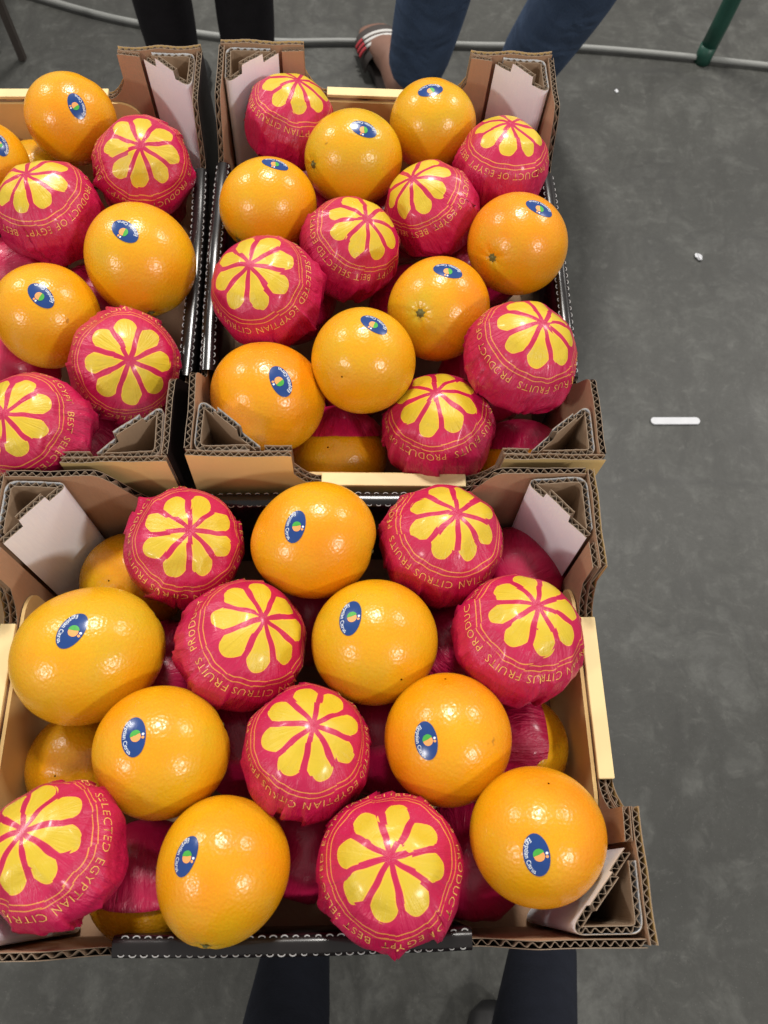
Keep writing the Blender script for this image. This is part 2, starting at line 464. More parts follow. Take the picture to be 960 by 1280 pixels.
def crate_meshes():
    Mx = {}
    k = MAT
    for s in (-1, 1):
        # short ends: two boards, cream print outside
        for lay, x in ((0, HL - T / 2), (1, HL - T * 1.5 - .0006)):
            ys = np.linspace(-HW + .001 + lay * .0525, HW - .001 - lay * .0525, 40)
            pts = [(s * x, s * y) for y in ys]
            lo = .0 if lay == 0 else -.0015
            Mx['end%d%d' % (s, lay)] = corrugated('end_wall', pts, lambda q, L, y0=ys[0], lo=lo: end_top(y0 + q) + lo, -HC,
                                                 [k['tan'] if lay == 0 else k['kraft'], k['kraft'], k['flute']], seed=s * 3 + lay + 9)
        # long sides: black print outside, bowed a little by the fruit
        for lay, y in ((0, HW - T / 2), ):
            xs = np.linspace(HL - T - .001, -HL + T + .001, 60)
            pts = [(s * x, s * (y + bulge(x))) for x in xs]
            Mx['side%d%d' % (s, lay)] = corrugated('side_wall', pts, lambda q, L, x0=xs[0]: side_top(x0 - q), -HC,
                                                  [k['blackmatt'], k['kraft'], k['flute']], seed=s * 5 + lay + 29)
        # cream rim over the low part of the end wall, and the cream panel folded down inside
        xa, xb = sorted((s * (HL - 2 * T - .0008), s * (HL + .0005)))
        Mx['rim%d' % s] = box_mesh('rim_strip', xa, xb, -.053, .053, -DROP - .0012, -DROP + .0022, k['cream'], .0007)
        yy, r = .080, .020
        prof = [(yy, -HC + .003), (yy, -DROP - .003 - r)]
        prof += [(yy - r + r * math.cos(a), -DROP - .003 - r + r * math.sin(a)) for a in np.linspace(0, math.pi / 2, 8)[1:]]
        prof += [(-y, z) for y, z in reversed(prof)]
        xa, xb = sorted((s * (HL - 2 * T - .0036), s * (HL - 2 * T - .0013)))
        Mx['endpanel%d' % s] = lathe_panel('inner_panel', prof, xa, xb, k['tan'])
        # black rim over the low part of the side wall: a rounded fold, creased along both edges
        v, f = [], []
        xs = np.linspace(-.1045, .1045, 40)
        cs = [(-.0008, -.008), (-.0006, .0005), (.0006, .0022), (.0035, .0030), (.0070, .0030), (.0098, .0021), (.0112, .0004), (.0114, -.105)]
        for i, x in enumerate(xs):
            for (dy, dz) in cs:
                v.append((x, s * (HW + .0008 + bulge(x) - dy), -DROP + dz + (.0004 * math.sin(x * 90) if dz > -.05 else 0)))
        m = len(cs)
        for i in range(len(xs) - 1):
            for j in range(m - 1):
                a = i * m + j
                q = (a, a + 1, a + m + 1, a + m)
                f.append(q if s < 0 else q[::-1])
        Mx['siderim%d' % s] = mesh_from('side_rim', v, f, [k['black']], True)
        # torn scallops of the perforated crease along the two edges of that rim
        v, f = [], []
        for row, dy in ((0, .0008), (1, .0102)):
            n = 31
            for i in range(n):
                cx = -.099 + .198 * i / (n - 1) + (.0015 if row else 0)
                cy = s * (HW + .0008 + bulge(cx) - dy)
                sg = s * (1 if row == 0 else -1)
                ra = .0017 + .0003 * math.sin(i * 7.3 + row)
                tb = .00042
                base = len(v)
                for j in range(7):
                    a = math.pi * j / 6
                    ccx, ccy = cx + ra * math.cos(a), cy + sg * ra * .62 * math.sin(a) - sg * .0004
                    for (p, q) in ((1, 0), (0, 1), (-1, 0), (0, -1)):
                        v.append((ccx + p * tb * math.cos(a), ccy + sg * p * tb * math.sin(a), -DROP + .0023 + q * tb))
                for j in range(6):
                    for h in range(4):
                        a, b = base + 4 * j + h, base + 4 * j + (h + 1) % 4
                        f.append((a, b, b + 4, a + 4))
        Mx['perf%d' % s] = mesh_from('perforation', v, f, [k['perf']], True)
    # triangular corner posts, one folded board each
    X0, Y0 = HL - T - .0008, HW - T - .0014
    for sx in (-1, 1):
        for sy in (-1, 1):
            P0 = (X0 - T / 2 - .0012, HW - .0490)
            P1 = (HL - .0440, Y0 - T / 2 - .0003)
            P2 = (X0 - T / 2, Y0 - T / 2)
            P3 = (X0 - T / 2, HW - .0435)
            path = round_path([P0, P1, P2, P3], .0055)
            if sx * sy > 0:
                pts = [(sx * a, sy * b) for a, b in path]
            else:
                pts = [(sx * a, sy * b) for a, b in path]
            Ld = math.hypot(P1[0] - P0[0], P1[1] - P0[1])
            def ptop(q, L, Ld=Ld, sd=sx * 2 + sy):
                u = q / Ld
                if u < .30: return -.004
                if u < .72: return .0045
                if u < .96: return -.003
                return -.0025
            # white side must face the crate: outside of the triangle
            right = sx * sy > 0
            mats = [k['kraft_in'], k['white_liner'], k['flute']] if right else [k['white_liner'], k['kraft_in'], k['flute']]
            Mx['post%d%d' % (sx, sy)] = corrugated('corner_post', pts, ptop, -HC + .003, mats, seed=sx * 7 + sy + 50)
    Mx['base'] = box_mesh('base_panel', -HL + .004, HL - .004, -HW + .002, HW - .002, -HC - .004, -HC - .0005, k['kraft'])
    return Mx

CM = crate_meshes()
def crate(loc, rz, label, tilt=(0, 0)):
    e = tag(empty('fruit_crate', (loc[0], loc[1], RIM), rz), label, 'crate', 'open cardboard crates of oranges')
    e.rotation_euler = (tilt[0], tilt[1], rz)
    for s in (-1, 1):
        for lay in (0, 1):
            obj('end_wall', CM['end%d%d' % (s, lay)], e)
        obj('side_wall', CM['side%d0' % s], e)
        tag(obj('rim_strip', CM['rim%d' % s], e), 'cream printed fold along the low end wall')
        tag(obj('inner_panel', CM['endpanel%d' % s], e), 'tan printed panel folded down inside the end wall')
        r = tag(obj('side_rim', CM['siderim%d' % s], e), 'glossy black fold along the low side wall')
        tag(obj('perforation', CM['perf%d' % s], r), kind='stuff')
        for t in (-1, 1):
            tag(obj('corner_post', CM['post%d%d' % (s, t)], e), 'folded corner post with a white face')
    obj('base_panel', CM['base'], e)
    return e

crate((-.049, .1075), .067, 'cardboard crate of oranges nearest the camera, its long black side in front')
crate((-.005, .4655), .065 + math.pi / 2, 'cardboard crate of oranges standing behind the near one, fully in the picture', (.036, -.014))
crate((-.3076, .4426), .075 + math.pi / 2, 'cardboard crate of oranges cut off by the edge of the picture', (0, -.016))

# ------------------------------------------------------------------ fruit
def basis(z, y):
    z = Vector(z).normalized()
    y = Vector(y)
    y = (y - z * y.dot(z)).normalized()
    x = y.cross(z)
    return Matrix((x, y, z)).transposed()

def sphere_grid(nphi, npsi, phimax):
    ph = np.linspace(0, phimax, nphi + 1)[1:]
    ps = np.linspace(0, 2 * np.pi, npsi, endpoint=False)
    PH, PS = np.meshgrid(ph, ps, indexing='ij')
    PH = np.concatenate([[0.0], PH.ravel()])
    PS = np.concatenate([[0.0], PS.ravel()])
    faces = [(0, 1 + (j + 1) % npsi, 1 + j) for j in range(npsi)]
    for i in range(nphi - 1):
        a = 1 + i * npsi
        for j in range(npsi):
            k = (j + 1) % npsi
            faces.append((a + j, a + k, a + npsi + k, a + npsi + j))
    return PH, PS, faces

def dirs(PH, PS):
    # psi runs clockwise from +y when one looks down on the pole
    return np.stack([np.sin(PH) * np.sin(PS), np.sin(PH) * np.cos(PS), np.cos(PH)], -1)

class Paper:
    """how a sheet of wrapping paper lies on a fruit: sheet polar coords -> space"""
    def __init__(s, R, seed, off, npl=16, spikes=(), facets=46, tight=1.0):
        g = np.random.default_rng(seed)
        s.R, s.off = R, math.radians(off)
        m = g.normal(size=(facets, 3))
        m /= np.linalg.norm(m, axis=1)[:, None]
        s.m = m
        top = np.clip(m[:, 2], 0, 1)
        s.h = g.uniform(.935, .985, facets) * (1 - top) + g.uniform(.968, .99, facets) * top
        s.h = 1 - (1 - s.h) * tight
        s.pl = [(g.uniform(0, 2 * np.pi), g.uniform(.05, .18), g.uniform(.3, 1.0), g.uniform(-.25, .25), g.choice([-1, 1]), g.uniform(.55, 1.05)) for _ in range(npl)]
        # sharp creases across the crown: great-circle bits
        s.cr = []
        for _ in range(17):
            n = g.normal(size=3)
            n /= np.linalg.norm(n)
            c = g.normal(size=3) * (1, 1, .6) + (0, 0, .55)
            c /= np.linalg.norm(c)
            s.cr.append((n, c, g.uniform(.25, .55), g.choice([-.6, 1.0]) * g.uniform(.010, .034), g.uniform(-.25, .25)))
        s.sp = spikes
        s.lump = [(g.normal(size=3) * 2.2, g.uniform(0, 6), g.uniform(.003, .008)) for _ in range(5)]
    def __call__(s, phi, psi, lift=0.0):
        ps = psi + s.off
        disp = np.zeros_like(phi)
        sh = np.zeros_like(phi)
        for (t, w, a, sl, sg, st) in s.pl:
            d = (ps - t - sl * (phi - 1.0) + np.pi) % (2 * np.pi) - np.pi
            d = d * sg
            g = np.clip((phi - st) / .8, 0, 1)
            g = g * g * (3 - 2 * g)
            disp += g * a * .075 * np.where(d > 0, np.exp(-d / w), np.exp(d / (w * .12)))
            sh += -sg * g * a * .085 * np.where(d > 0, np.exp(-d / w), np.exp(d / (w * .25)))
        n = dirs(phi, ps + sh)
        q = np.maximum(n @ s.m.T / s.h, 0.0)
        rho = (1 + (q ** 170).sum(-1)) ** (-1 / 170)
        for (nn, c, ln, dp, off) in s.cr:
            d = n @ nn - off * .4
            al = np.arccos(np.clip(n @ c, -1, 1))
            rho -= dp * np.exp(-np.abs(d) / .024) * np.clip(1 - al / ln, 0, 1)
        for (k, p, a) in s.lump:
            rho += a * np.sin(n @ k * 1.6 + p)
        rho += disp
        for (sps, sph, hh, ww) in s.sp:
            c = dirs(np.array([sph]), np.array([sps]))[0]
            al = np.arccos(np.clip(n @ c, -1, 1))
            rho += hh * np.exp(-al / ww)
        return n * ((rho * s.R + lift)[..., None])

SHEET = math.radians(46)
WG = sphere_grid(76, 150, math.radians(172))
LG = sphere_grid(40, 72, math.radians(172))

# the line of print round the wrapper, laid out once as flat outlines
def text_outline(body, spacing=1.0, offset=0.0, res=2):
    cu = bpy.data.curves.new('lettering', 'FONT')
    cu.body = body
    cu.size = 1
    cu.space_character = spacing
    cu.offset = offset
    cu.resolution_u = res
    o = link(bpy.data.objects.new('lettering', cu))
    bpy.context.view_layer.update()
    me = o.evaluated_get(bpy.context.evaluated_depsgraph_get()).to_mesh()
    bm = bmesh.new()
    bm.from_mesh(me)
    bmesh.ops.triangulate(bm, faces=bm.faces[:])
    bmesh.ops.remove_doubles(bm, verts=bm.verts[:], dist=1e-5)
    v = np.array([p.co[:2] for p in bm.verts])
    f = [tuple(q.index for q in t.verts) for t in bm.faces]
    bm.free()
    bpy.data.objects.remove(o)
    return v, f

RINGTXT = text_outline('EGYPTIAN CITRUS FRUITS  PRODUCT OF EGYPT  BEST SELECTED ', 1.12, -.014)
STKTXT = text_outline('Egyptian Citrus', 1.0, .008, 2)

def lettering(paper, parent):
    v, f = RINGTXT
    x0, x1 = v[:, 0].min(), v[:, 0].max() + .55
    psi = (v[:, 0] - x0) / (x1 - x0) * 2 * np.pi
    phi = math.radians(62.8) + v[:, 1] / .70 * math.radians(7.6)
    P = paper(phi, psi, .00028)
    return obj('lettering', mesh_from('lettering', P, f, [MAT['gold']], True), parent)

def wrapped(center, R, pole, ydir, off, label, seed, spikes=(), group=None):
    e = empty('wrapped_orange', center)
    e.rotation_mode = 'QUATERNION'
    e.rotation_quaternion = basis(pole, ydir).to_quaternion()
    tag(e, label, 'wrapped orange', group)
    pp = Paper(R, seed, off, spikes=spikes, tight=1.35)
    PH, PS, F = WG
    P = pp(PH, PS)
    me = mesh_from('wrapper', P, F, [MAT['wrap']], True)
    uv = me.uv_layers.new(name='sheet')
    u = np.stack([PH * np.sin(PS), PH * np.cos(PS)], -1) / SHEET
    li = np.zeros(len(me.loops), dtype=np.int32)
    me.loops.foreach_get('vertex_index', li)
    uv.data.foreach_set('uv', u[li].ravel())
    obj('wrapper', me, e)
    lettering(pp, e)
    return e

def peel(R, seed, elong, axis, egg, stem, n=(44, 64)):
    g = np.random.default_rng(seed)
    PH, PS, F = sphere_grid(n[0], n[1], math.radians(179.0))
    d = dirs(PH, PS)                         # pole = stem end
    q = basis(stem, (0.3, .5, .8) if abs(Vector(stem).z) < .9 else (0, 1, 0))
    W = d @ np.array(q).T                    # world directions
    a = np.array(axis) / np.linalg.norm(axis)
    t = W @ a
    rho = 1 + elong * (t * t - .4) + egg * (t ** 3 - .6 * t)
    for _ in range(5):
        k = g.normal(size=3) * 1.5
        rho += g.uniform(.004, .012) * np.sin(W @ k + g.uniform(0, 6))
    # dimple and faint ribs at the stem, a shallow navel opposite
    rho -= .045 * np.exp(-(PH / .13) ** 2) + .012 * np.exp(-(PH / .30) ** 2) * (1 + .5 * np.cos(PS * 7))
    rho -= .020 * np.exp(-((np.pi - PH) / .16) ** 2)
    return W * (rho * R)[:, None], F, rho

def sticker(parent, n, xdir, surf):
    """oval fruit label lying on the peel; surf(dirs) -> radius"""
    n = Vector(n).normalized()
    x = Vector(xdir)
    x = (x - n * x.dot(n)).normalized()
    y = n.cross(x)
    n, x, y = np.array(n), np.array(x), np.array(y)
    def on(u, v, lift):
        p = n[None] * .0400 + u[:, None] * x[None] + v[:, None] * y[None]
        p /= np.linalg.norm(p, axis=1)[:, None]
        return p * (surf(p) + lift)[:, None]
    A, B = .0116, .0072
    def disc(name, cx, cy, a, b, lift, mat, par, rings=5, seg=28, a0=0, a1=2 * np.pi):
        u, v, f = [cx], [cy], []
        ang = np.linspace(a0, a1, seg, endpoint=abs(a1 - a0) < 6.2)
        for r in range(1, rings + 1):
            for t in ang:
                u.append(cx + a * r / rings * math.cos(t))
                v.append(cy + b * r / rings * math.sin(t))
        full = abs(a1 - a0) > 6.2
        J = seg if full else seg - 1
        for j in range(J):
            k = (j + 1) % seg
            f.append((0, 1 + j, 1 + k))
            for r in range(rings - 1):
                o = 1 + r * seg
                f.append((o + j, o + seg + j, o + seg + k, o + k))
        return obj(name, mesh_from(name, on(np.array(u), np.array(v), lift), f, [mat], True), par)
    s = disc('sticker', 0, 0, A, B, .00022, MAT['sticker'], parent, 6, 36)
    s['label'] = 'blue oval fruit label with white lettering'
    disc('emblem', .0003, .0014, .0029, .0030, .00034, MAT['orange_ink'], s, 3, 18)
    disc('leaf', -.0004, .0013, .0031, .0032, .00044, MAT['green_ink'], s, 3, 12, math.radians(115), math.radians(285))
    disc('dot', .0010, .0055, .0008, .0009, .00034, MAT['orange_ink'], s, 1, 10)
    disc('dot', -.0008, .0056, .0007, .0008, .00034, MAT['white_ink'], s, 1, 10)
    v, f = STKTXT
    w = v[:, 0].max()
    # spaced evenly along the lower arc of the oval
    tt = np.linspace(-1.18, 1.18, 200)
    ln = np.concatenate([[0], np.cumsum(np.hypot(np.diff((A - .0025) * np.sin(tt)), np.diff((B - .0022) * np.cos(tt))))])
    ang = np.interp(v[:, 0] / w * ln[-1], ln, tt)
    rr = (v[:, 1] / .70) * .0026
    th = -math.pi / 2 + ang
    u = (A - .0011 - rr) * np.cos(th) * 1.02
    vv = (B - .0009 - rr) * np.sin(th)
    me = mesh_from('lettering', on(u, vv, .00034), f, [MAT['white_ink']], True)
    obj('lettering', me, s)

def orange(center, R, seed, elong, axis, egg, stem, show, label, stick=None, group=None):
    e = tag(empty('orange', center), label, 'orange', group)
    P, F, rho = peel(R, seed, elong, axis, egg, stem)
    me = mesh_from('peel', P, F, [MAT['orange']], True)
    at = me.attributes.new('stem_angle', 'FLOAT', 'POINT')
    at.data.foreach_set('value', sphere_grid(44, 64, math.radians(179.0))[0] / math.pi)
    obj('peel', me, e)
    if show:
        q = np.array(basis(stem, (0.3, .5, .8) if abs(Vector(stem).z) < .9 else (0, 1, 0)))
        g = np.random.default_rng(seed + 77)
        v, f = [], []
        seg = 10
        ring = [(0, .0012)]
        pts = [(0, 0, .0014)]
        for r, z in ((.0011, .0014), (.0016, .0004), (.0034, -.0001)):
            for j in range(seg):
                a = 2 * math.pi * j / seg
                rr = r * (1 + (.28 * (j % 2) if r > .003 else 0) + g.uniform(-.08, .08))
                pts.append((rr * math.cos(a), rr * math.sin(a), z))
        for j in range(seg):
            k = (j + 1) % seg
            f.append((0, 1 + j, 1 + k))
            for r in range(2):
                o = 1 + r * seg
                f.append((o + j, o + seg + j, o + seg + k, o + k))
        r0 = R * float(rho[0])
        v = [(q @ np.array((a, b, r0 + .0007 + c))) for a, b, c in pts]
        obj('calyx', mesh_from('calyx', v, f, [MAT['stem']], False), e)
    if stick:
        D = P / np.linalg.norm(P, axis=1)[:, None]
        L = np.linalg.norm(P, axis=1)
        def surf(p):
            c = p @ D.T
            idx = np.argpartition(-c, 4, axis=1)[:, :4]
            w = 1 / (1.0002 - np.take_along_axis(c, idx, 1))
            return (L[idx] * w).sum(1) / w.sum(1)
        sticker(e, stick[0], stick[1], surf)
    return e

ROW = {
 'A1': 'red wrapped orange in the near crate with a paper corner sticking up behind it',
 'A2': 'bare orange at the back of the near crate between two red wrapped ones',
 'A3': 'red wrapped orange at the back of the near crate, beside crumpled plain red paper',
 'A4': 'long oval orange against the cream end wall of the near crate',
 'A5': 'red wrapped orange in the near crate between the long oval and the roundest oranges',
 'A6': 'round yellowish bare orange in the second row of the near crate',
 'A7': 'red wrapped orange against the cream wall of the near crate facing the bare floor',
 'A8': 'bare orange in the near crate, in front of the long oval one',
 'A9': 'red wrapped orange in the very middle of the near crate',
 'A10': 'bare orange in the near crate beside the middle red wrapped one',
 'A11': 'red wrapped orange in the near crate, cut by the edge of the picture',
 'A12': 'egg shaped bare orange at the black front edge of the near crate',
 'A13': 'red wrapped orange whose paper tip hangs over the front edge of the near crate',
 'A14': 'bare orange resting against the white flap at the front of the near crate',
 'B1': 'red wrapped orange in the back corner of the rear crate beside the gap',
 'B2': 'bare orange with a stem scar on its side, second row of the rear crate',
 'B3': 'bare orange touching the cream back wall of the rear crate',
 'B4': 'red wrapped orange at the white back flap of the rear crate facing the floor',
 'B5': 'bare orange with its stem downward at the black gap wall of the rear crate',
 'B6': 'red wrapped orange in the rear crate surrounded by three bare ones and two wrapped',
 'B7': 'red wrapped orange in the rear crate just in front of its backmost bare orange',
 'B8': 'bare orange with green stem overhanging the outer black side of the rear crate',
 'B9': 'red wrapped orange leaning on the black gap wall of the rear crate',
 'B10': 'bare orange with a brown scar facing up in the rear crate',
 'B11': 'bare orange in the rear crate right behind the half covered one',
 'B12': 'red wrapped orange at the outer black wall of the rear crate near its front',
 'B13': 'bare orange in the front corner of the rear crate beside the gap',
 'B14': 'red wrapped orange at the cream front wall of the rear crate',
 'C1': 'bare orange at the cream back wall of the cut off crate',
 'C2': 'red wrapped orange below the white corner flap of the cut off crate',
 'C3': 'bare orange cut by the picture edge with its label half out of view',
 'C4': 'red wrapped orange in the cut off crate, in front of its backmost bare orange',
 'C5': 'large bare orange by the black wall of the cut off crate',
 'C6': 'bare orange in the cut off crate in front of the large one',
 'C7': 'red wrapped orange facing straight up by the black wall of the cut off crate',
 'C8': 'red wrapped orange in the front of the cut off crate, cut by the picture edge',
}
GRP = {'A': 'near crate', 'B': 'rear crate', 'C': 'cut off crate'}
SPIKES = {'A1': ((5.55, 1.42, .16, .10),), 'A13': ((3.1, 1.55, .20, .12), (4.3, 1.75, .10, .10)), 'A5': ((4.4, 1.5, .06, .08),), 'A11': ((2.2, 1.7, .12, .12),),
          'A9': ((.9, 1.25, .05, .07),), 'B9': ((4.9, 1.3, .07, .08), (.4, 1.0, .04, .05)), 'B12': ((4.1, 1.6, .07, .1),), 'C8': ((1.8, 1.5, .07, .1),), 'B1': ((4.5, 1.3, .07, .08),),
          'A7': ((4.5, 1.55, .07, .07),), 'C2': ((1.6, 1.5, .06, .08),), 'B14': ((.6, .9, .04, .05),)}

def W(key, c, R, pole, y, off):
    wrapped(c, R * .985, pole, y, off, ROW[key], sum(map(ord, key)) * 13 + 1, SPIKES.get(key, ()), 'red wrapped oranges in the ' + GRP[key[0]])

def O(key, c, R, sn, sx, e, axis, egg, stem, show):
    orange(c, R, sum(map(ord, key)) * 17, e, axis, egg, stem, show, ROW[key], (sn, sx), 'bare oranges in the ' + GRP[key[0]])

PLAIN = []
for sd in range(3):
    pp = Paper(1.0, 900 + sd, 0, npl=12, facets=24, tight=1.5, spikes=((1.0 + sd, 1.2, .08, .10), (3.9 - sd, 1.1, .06, .08)))
    PLAIN.append(mesh_from('wrapper', pp(*LG[:2]) * .039, LG[2], [MAT['plainwrap']], True))
CAP = {'A11': 84, 'A10': 112, 'B11': 66, 'B12': 66}
NL = [0]
def L(crate_key, kind, c, R, near, d):
    i = NL[0] = NL[0] + 1
    what = {'w': 'red wrapped orange', 'o': 'bare orange', 'h': 'half covered orange'}[kind]
    lab = '%s deep in the %s, below %s' % (what, GRP[crate_key], LOW[near])
    grp = 'lower layer of fruit in the ' + GRP[crate_key]
    g = random.Random(i)
    if kind == 'w':
        e = tag(empty('wrapped_orange', c), lab, 'wrapped orange', grp)
        e.rotation_euler = (g.uniform(-.9, .9), g.uniform(-.9, .9), g.uniform(0, 6.28))
        obj('wrapper', PLAIN[i % 3], e)
    else:
        e = orange(c, R - (.001 if kind == 'h' else 0), i * 31, .03, (1, .2, .1), 0, (.2, .3, -.93), 0, lab, None, grp)
        if kind == 'h':
            # a sheet of red paper that covers the fruit down to a straight edge
            pp = Paper(R + .0012, 500 + i, 0, npl=2, facets=20)
            PH, PS, F = sphere_grid(26, 72, math.radians(CAP[near]))
            me = mesh_from('wrapper', pp(PH, PS), F, [MAT['plainwrap']], True)
            o = obj('wrapper', me, e)
            z = -Vector(d) + Vector((0, 0, .12))
            o.rotation_mode = 'QUATERNION'
            o.rotation_quaternion = basis(z, Vector((.2, .3, .8))).to_quaternion()
    return e

LOW = {'A1': 'the back corner', 'A2': 'its back middle orange', 'A3': 'the back corner flap', 'A4': 'the long oval one', 'A5': 'its second row wrapped one', 'A6': 'the roundest orange',
 'A7': 'the cream wall wrapped one', 'A8': 'its third row orange', 'A9': 'the middle wrapped one', 'A10': 'the orange beside the middle', 'A11': 'the picture edge one',
 'A12': 'the egg shaped orange', 'A13': 'the one with the hanging tip', 'A14': 'the orange at the front flap',
 'B1': 'its back corner wrapped one', 'B2': 'the stem scar orange', 'B3': 'the backmost orange', 'B4': 'the back flap wrapped one', 'B5': 'the gap wall orange', 'B6': 'the surrounded wrapped one',
 'B7': 'the second row wrapped one', 'B8': 'the overhanging orange', 'B9': 'the leaning wrapped one', 'B10': 'the scarred orange', 'B11': 'the orange at the front', 'B12': 'the outer wall wrapped one',
 'B13': 'the front corner orange', 'B14': 'the front wall wrapped one', 'C1': 'the backmost orange', 'C2': 'the flap wrapped one', 'C3': 'the picture edge orange', 'C4': 'the second wrapped one',
 'C5': 'the large orange', 'C6': 'the orange before the large one', 'C7': 'the upward facing wrapped one', 'C8': 'the front wrapped one'}

O('C1',(-0.2874,0.5906,0.9180),0.0372,(0.4496,-0.4460,0.7739),(-0.3532,0.7070,0.6127),0.06,(0.8484,-0.4841,-0.2143),-0.05,(-0.4094,-0.6761,-0.6126),0)
W('C2',(-0.2159,0.5386,0.9180),0.0416,(0.2088,-0.3681,0.9060),(-0.0570,0.9203,0.3870),-35)
O('C3',(-0.3474,0.5314,0.9180),0.0354,(0.6498,-0.0613,0.7576),(-0.3761,0.8403,0.3906),0.00,(0.9986,0.0484,0.0214),0.00,(-0.1917,0.3245,-0.9262),0)
W('C4',(-0.2830,0.4852,0.9180),0.0421,(-0.1360,0.0280,0.9903),(0.0066,0.9996,-0.0273),-75)
O('C5',(-0.2034,0.4425,0.9180),0.0432,(-0.0086,-0.1860,0.9825),(-0.8062,0.5826,0.1033),0.06,(0.5452,-0.7666,-0.3394),-0.03,(0.2611,-0.8953,-0.3609),1)
O('C6',(-0.2671,0.3878,0.9121),0.0397,(0.2384,-0.2159,0.9469),(-0.7320,0.6008,0.3213),0.04,(0.9926,-0.1109,-0.0491),-0.02,(0.6860,0.0662,-0.7246),0)
W('C7',(-0.1996,0.3441,0.9154),0.0424,(0.3868,-0.3996,0.8311),(-0.0339,0.8945,0.4458),-133)
W('C8',(-0.2483,0.2804,0.9264),0.0404,(-0.1616,-0.2250,0.9609),(-0.0224,0.9742,0.2244),165)
W('B1',(-0.1014,0.6056,0.9137),0.0397,(0.2686,0.1540,0.9509),(-0.2212,0.9706,-0.0948),144)
O('B2',(-0.0413,0.5574,0.9223),0.0394,(0.2312,-0.1644,0.9589),(-0.9524,0.1630,0.2576),0.06,(0.9986,0.0484,0.0214),0.00,(-0.8179,-0.5108,0.2648),1)
O('B3',(0.0243,0.6110,0.9137),0.0379,(-0.1130,-0.0594,0.9918),(-0.9711,-0.2045,-0.1229),0.00,(0.5452,-0.7666,-0.3394),-0.03,(-0.3596,-0.5107,-0.7809),0)
W('B4',(0.0850,0.5635,0.9156),0.0408,(0.0532,0.1849,0.9813),(-0.1003,0.9787,-0.1790),-25)
O('B5',(-0.1083,0.5051,0.9180),0.0384,(0.2135,0.2447,0.9458),(-0.9639,0.2106,0.1631),0.04,(0.9203,0.3578,0.1584),0.00,(-0.5799,-0.7858,-0.2148),1)
W('B6',(-0.0388,0.4662,0.9157),0.0407,(0.3622,-0.0536,0.9305),(-0.1730,0.9771,0.1236),-105)
W('B7',(0.0263,0.5108,0.9159),0.0399,(-0.4579,-0.0188,0.8888),(0.1234,0.9888,0.0845),-106)
O('B8',(0.0958,0.4747,0.9219),0.0402,(0.2675,0.0706,0.9610),(-0.9306,0.2776,0.2387),0.00,(0.9986,0.0484,0.0214),0.00,(-0.5832,-0.7174,0.3811),1)
W('B9',(-0.0982,0.4101,0.9252),0.0434,(-0.2084,-0.1602,0.9648),(0.0001,0.9865,0.1638),125)
O('B10',(0.0341,0.4109,0.9170),0.0395,(0.0929,0.1391,0.9859),(-0.9745,0.2157,0.0614),0.00,(0.9986,0.0484,0.0214),0.00,(-0.3880,-0.6376,0.6655),1)
O('B11',(-0.0213,0.3495,0.9320),0.0384,(0.2004,0.1632,0.9660),(-0.8362,0.5423,0.0818),0.00,(0.9986,0.0484,0.0214),0.00,(0.3464,0.7562,-0.5551),0)
W('B12',(0.0942,0.3595,0.9320),0.0421,(0.2283,0.0411,0.9727),(-0.1636,0.9865,-0.0033),64)
O('B13',(-0.0909,0.3274,0.9090),0.0418,(0.3312,-0.2081,0.9203),(-0.4316,0.8339,0.3439),0.05,(0.9565,-0.2668,-0.1181),0.00,(0.1566,-0.7079,-0.6888),0)
W('B14',(0.0381,0.3176,0.8920),0.0431,(-0.1256,0.1632,0.9786),(0.0195,0.9866,-0.1620),20)
W('A1',(-0.1356,0.2051,0.9063),0.0418,(0.2477,-0.0487,0.9676),(-0.1439,0.9858,0.0864),120)
O('A2',(-0.0458,0.2121,0.9180),0.0406,(-0.2744,-0.1572,0.9487),(-0.1814,-0.9604,-0.2116),0.09,(0.9509,0.2831,0.1253),-0.04,(0.9897,-0.1309,-0.0580),1)
W('A3',(0.0412,0.2170,0.9079),0.0436,(0.1523,0.1591,0.9754),(-0.1581,0.9782,-0.1348),125)
O('A4',(-0.1869,0.1275,0.9094),0.0456,(0.0441,0.0862,0.9953),(-0.3990,-0.9118,0.0967),0.14,(0.9060,0.3870,0.1713),0.03,(0.7861,0.6176,-0.0247),1)
W('A5',(-0.0877,0.1378,0.9107),0.0433,(0.4122,0.1999,0.8889),(-0.3129,0.9473,-0.0679),111)
O('A6',(-0.0015,0.1453,0.9128),0.0407,(-0.3867,0.0926,0.9175),(-0.0646,-0.9952,0.0732),0.00,(0.9986,0.0484,0.0214),0.00,(-0.4321,0.7215,-0.5411),0)
W('A7',(0.0911,0.1499,0.9176),0.0427,(0.1640,0.2896,0.9430),(-0.2042,0.9452,-0.2547),97)
O('A8',(-0.1284,0.0676,0.9158),0.0405,(-0.1931,0.0641,0.9791),(0.1506,-0.9841,0.0941),0.05,(0.9742,0.2063,0.0913),0.03,(0.8742,0.4814,-0.0635),1)
W('A9',(-0.0398,0.0709,0.9196),0.0412,(0.1436,0.2613,0.9545),(-0.1798,0.9553,-0.2345),135)
O('A10',(0.0466,0.0836,0.9186),0.0395,(-0.3954,-0.1714,0.9024),(0.1930,-0.9760,-0.1008),0.02,(0.0530,-0.9131,-0.4043),0.00,(0.0958,-0.8182,-0.5669),0)
W('A11',(-0.1751,0.0071,0.9320),0.0410,(-0.1927,0.2278,0.9544),(0.0796,0.9731,-0.2162),97)
O('A12',(-0.0825,0.0037,0.9201),0.0396,(-0.4010,0.1284,0.9071),(-0.2977,-0.9546,0.0035),0.10,(-0.2918,-0.8746,-0.3872),0.07,(-0.0961,-0.9913,0.0893),1)
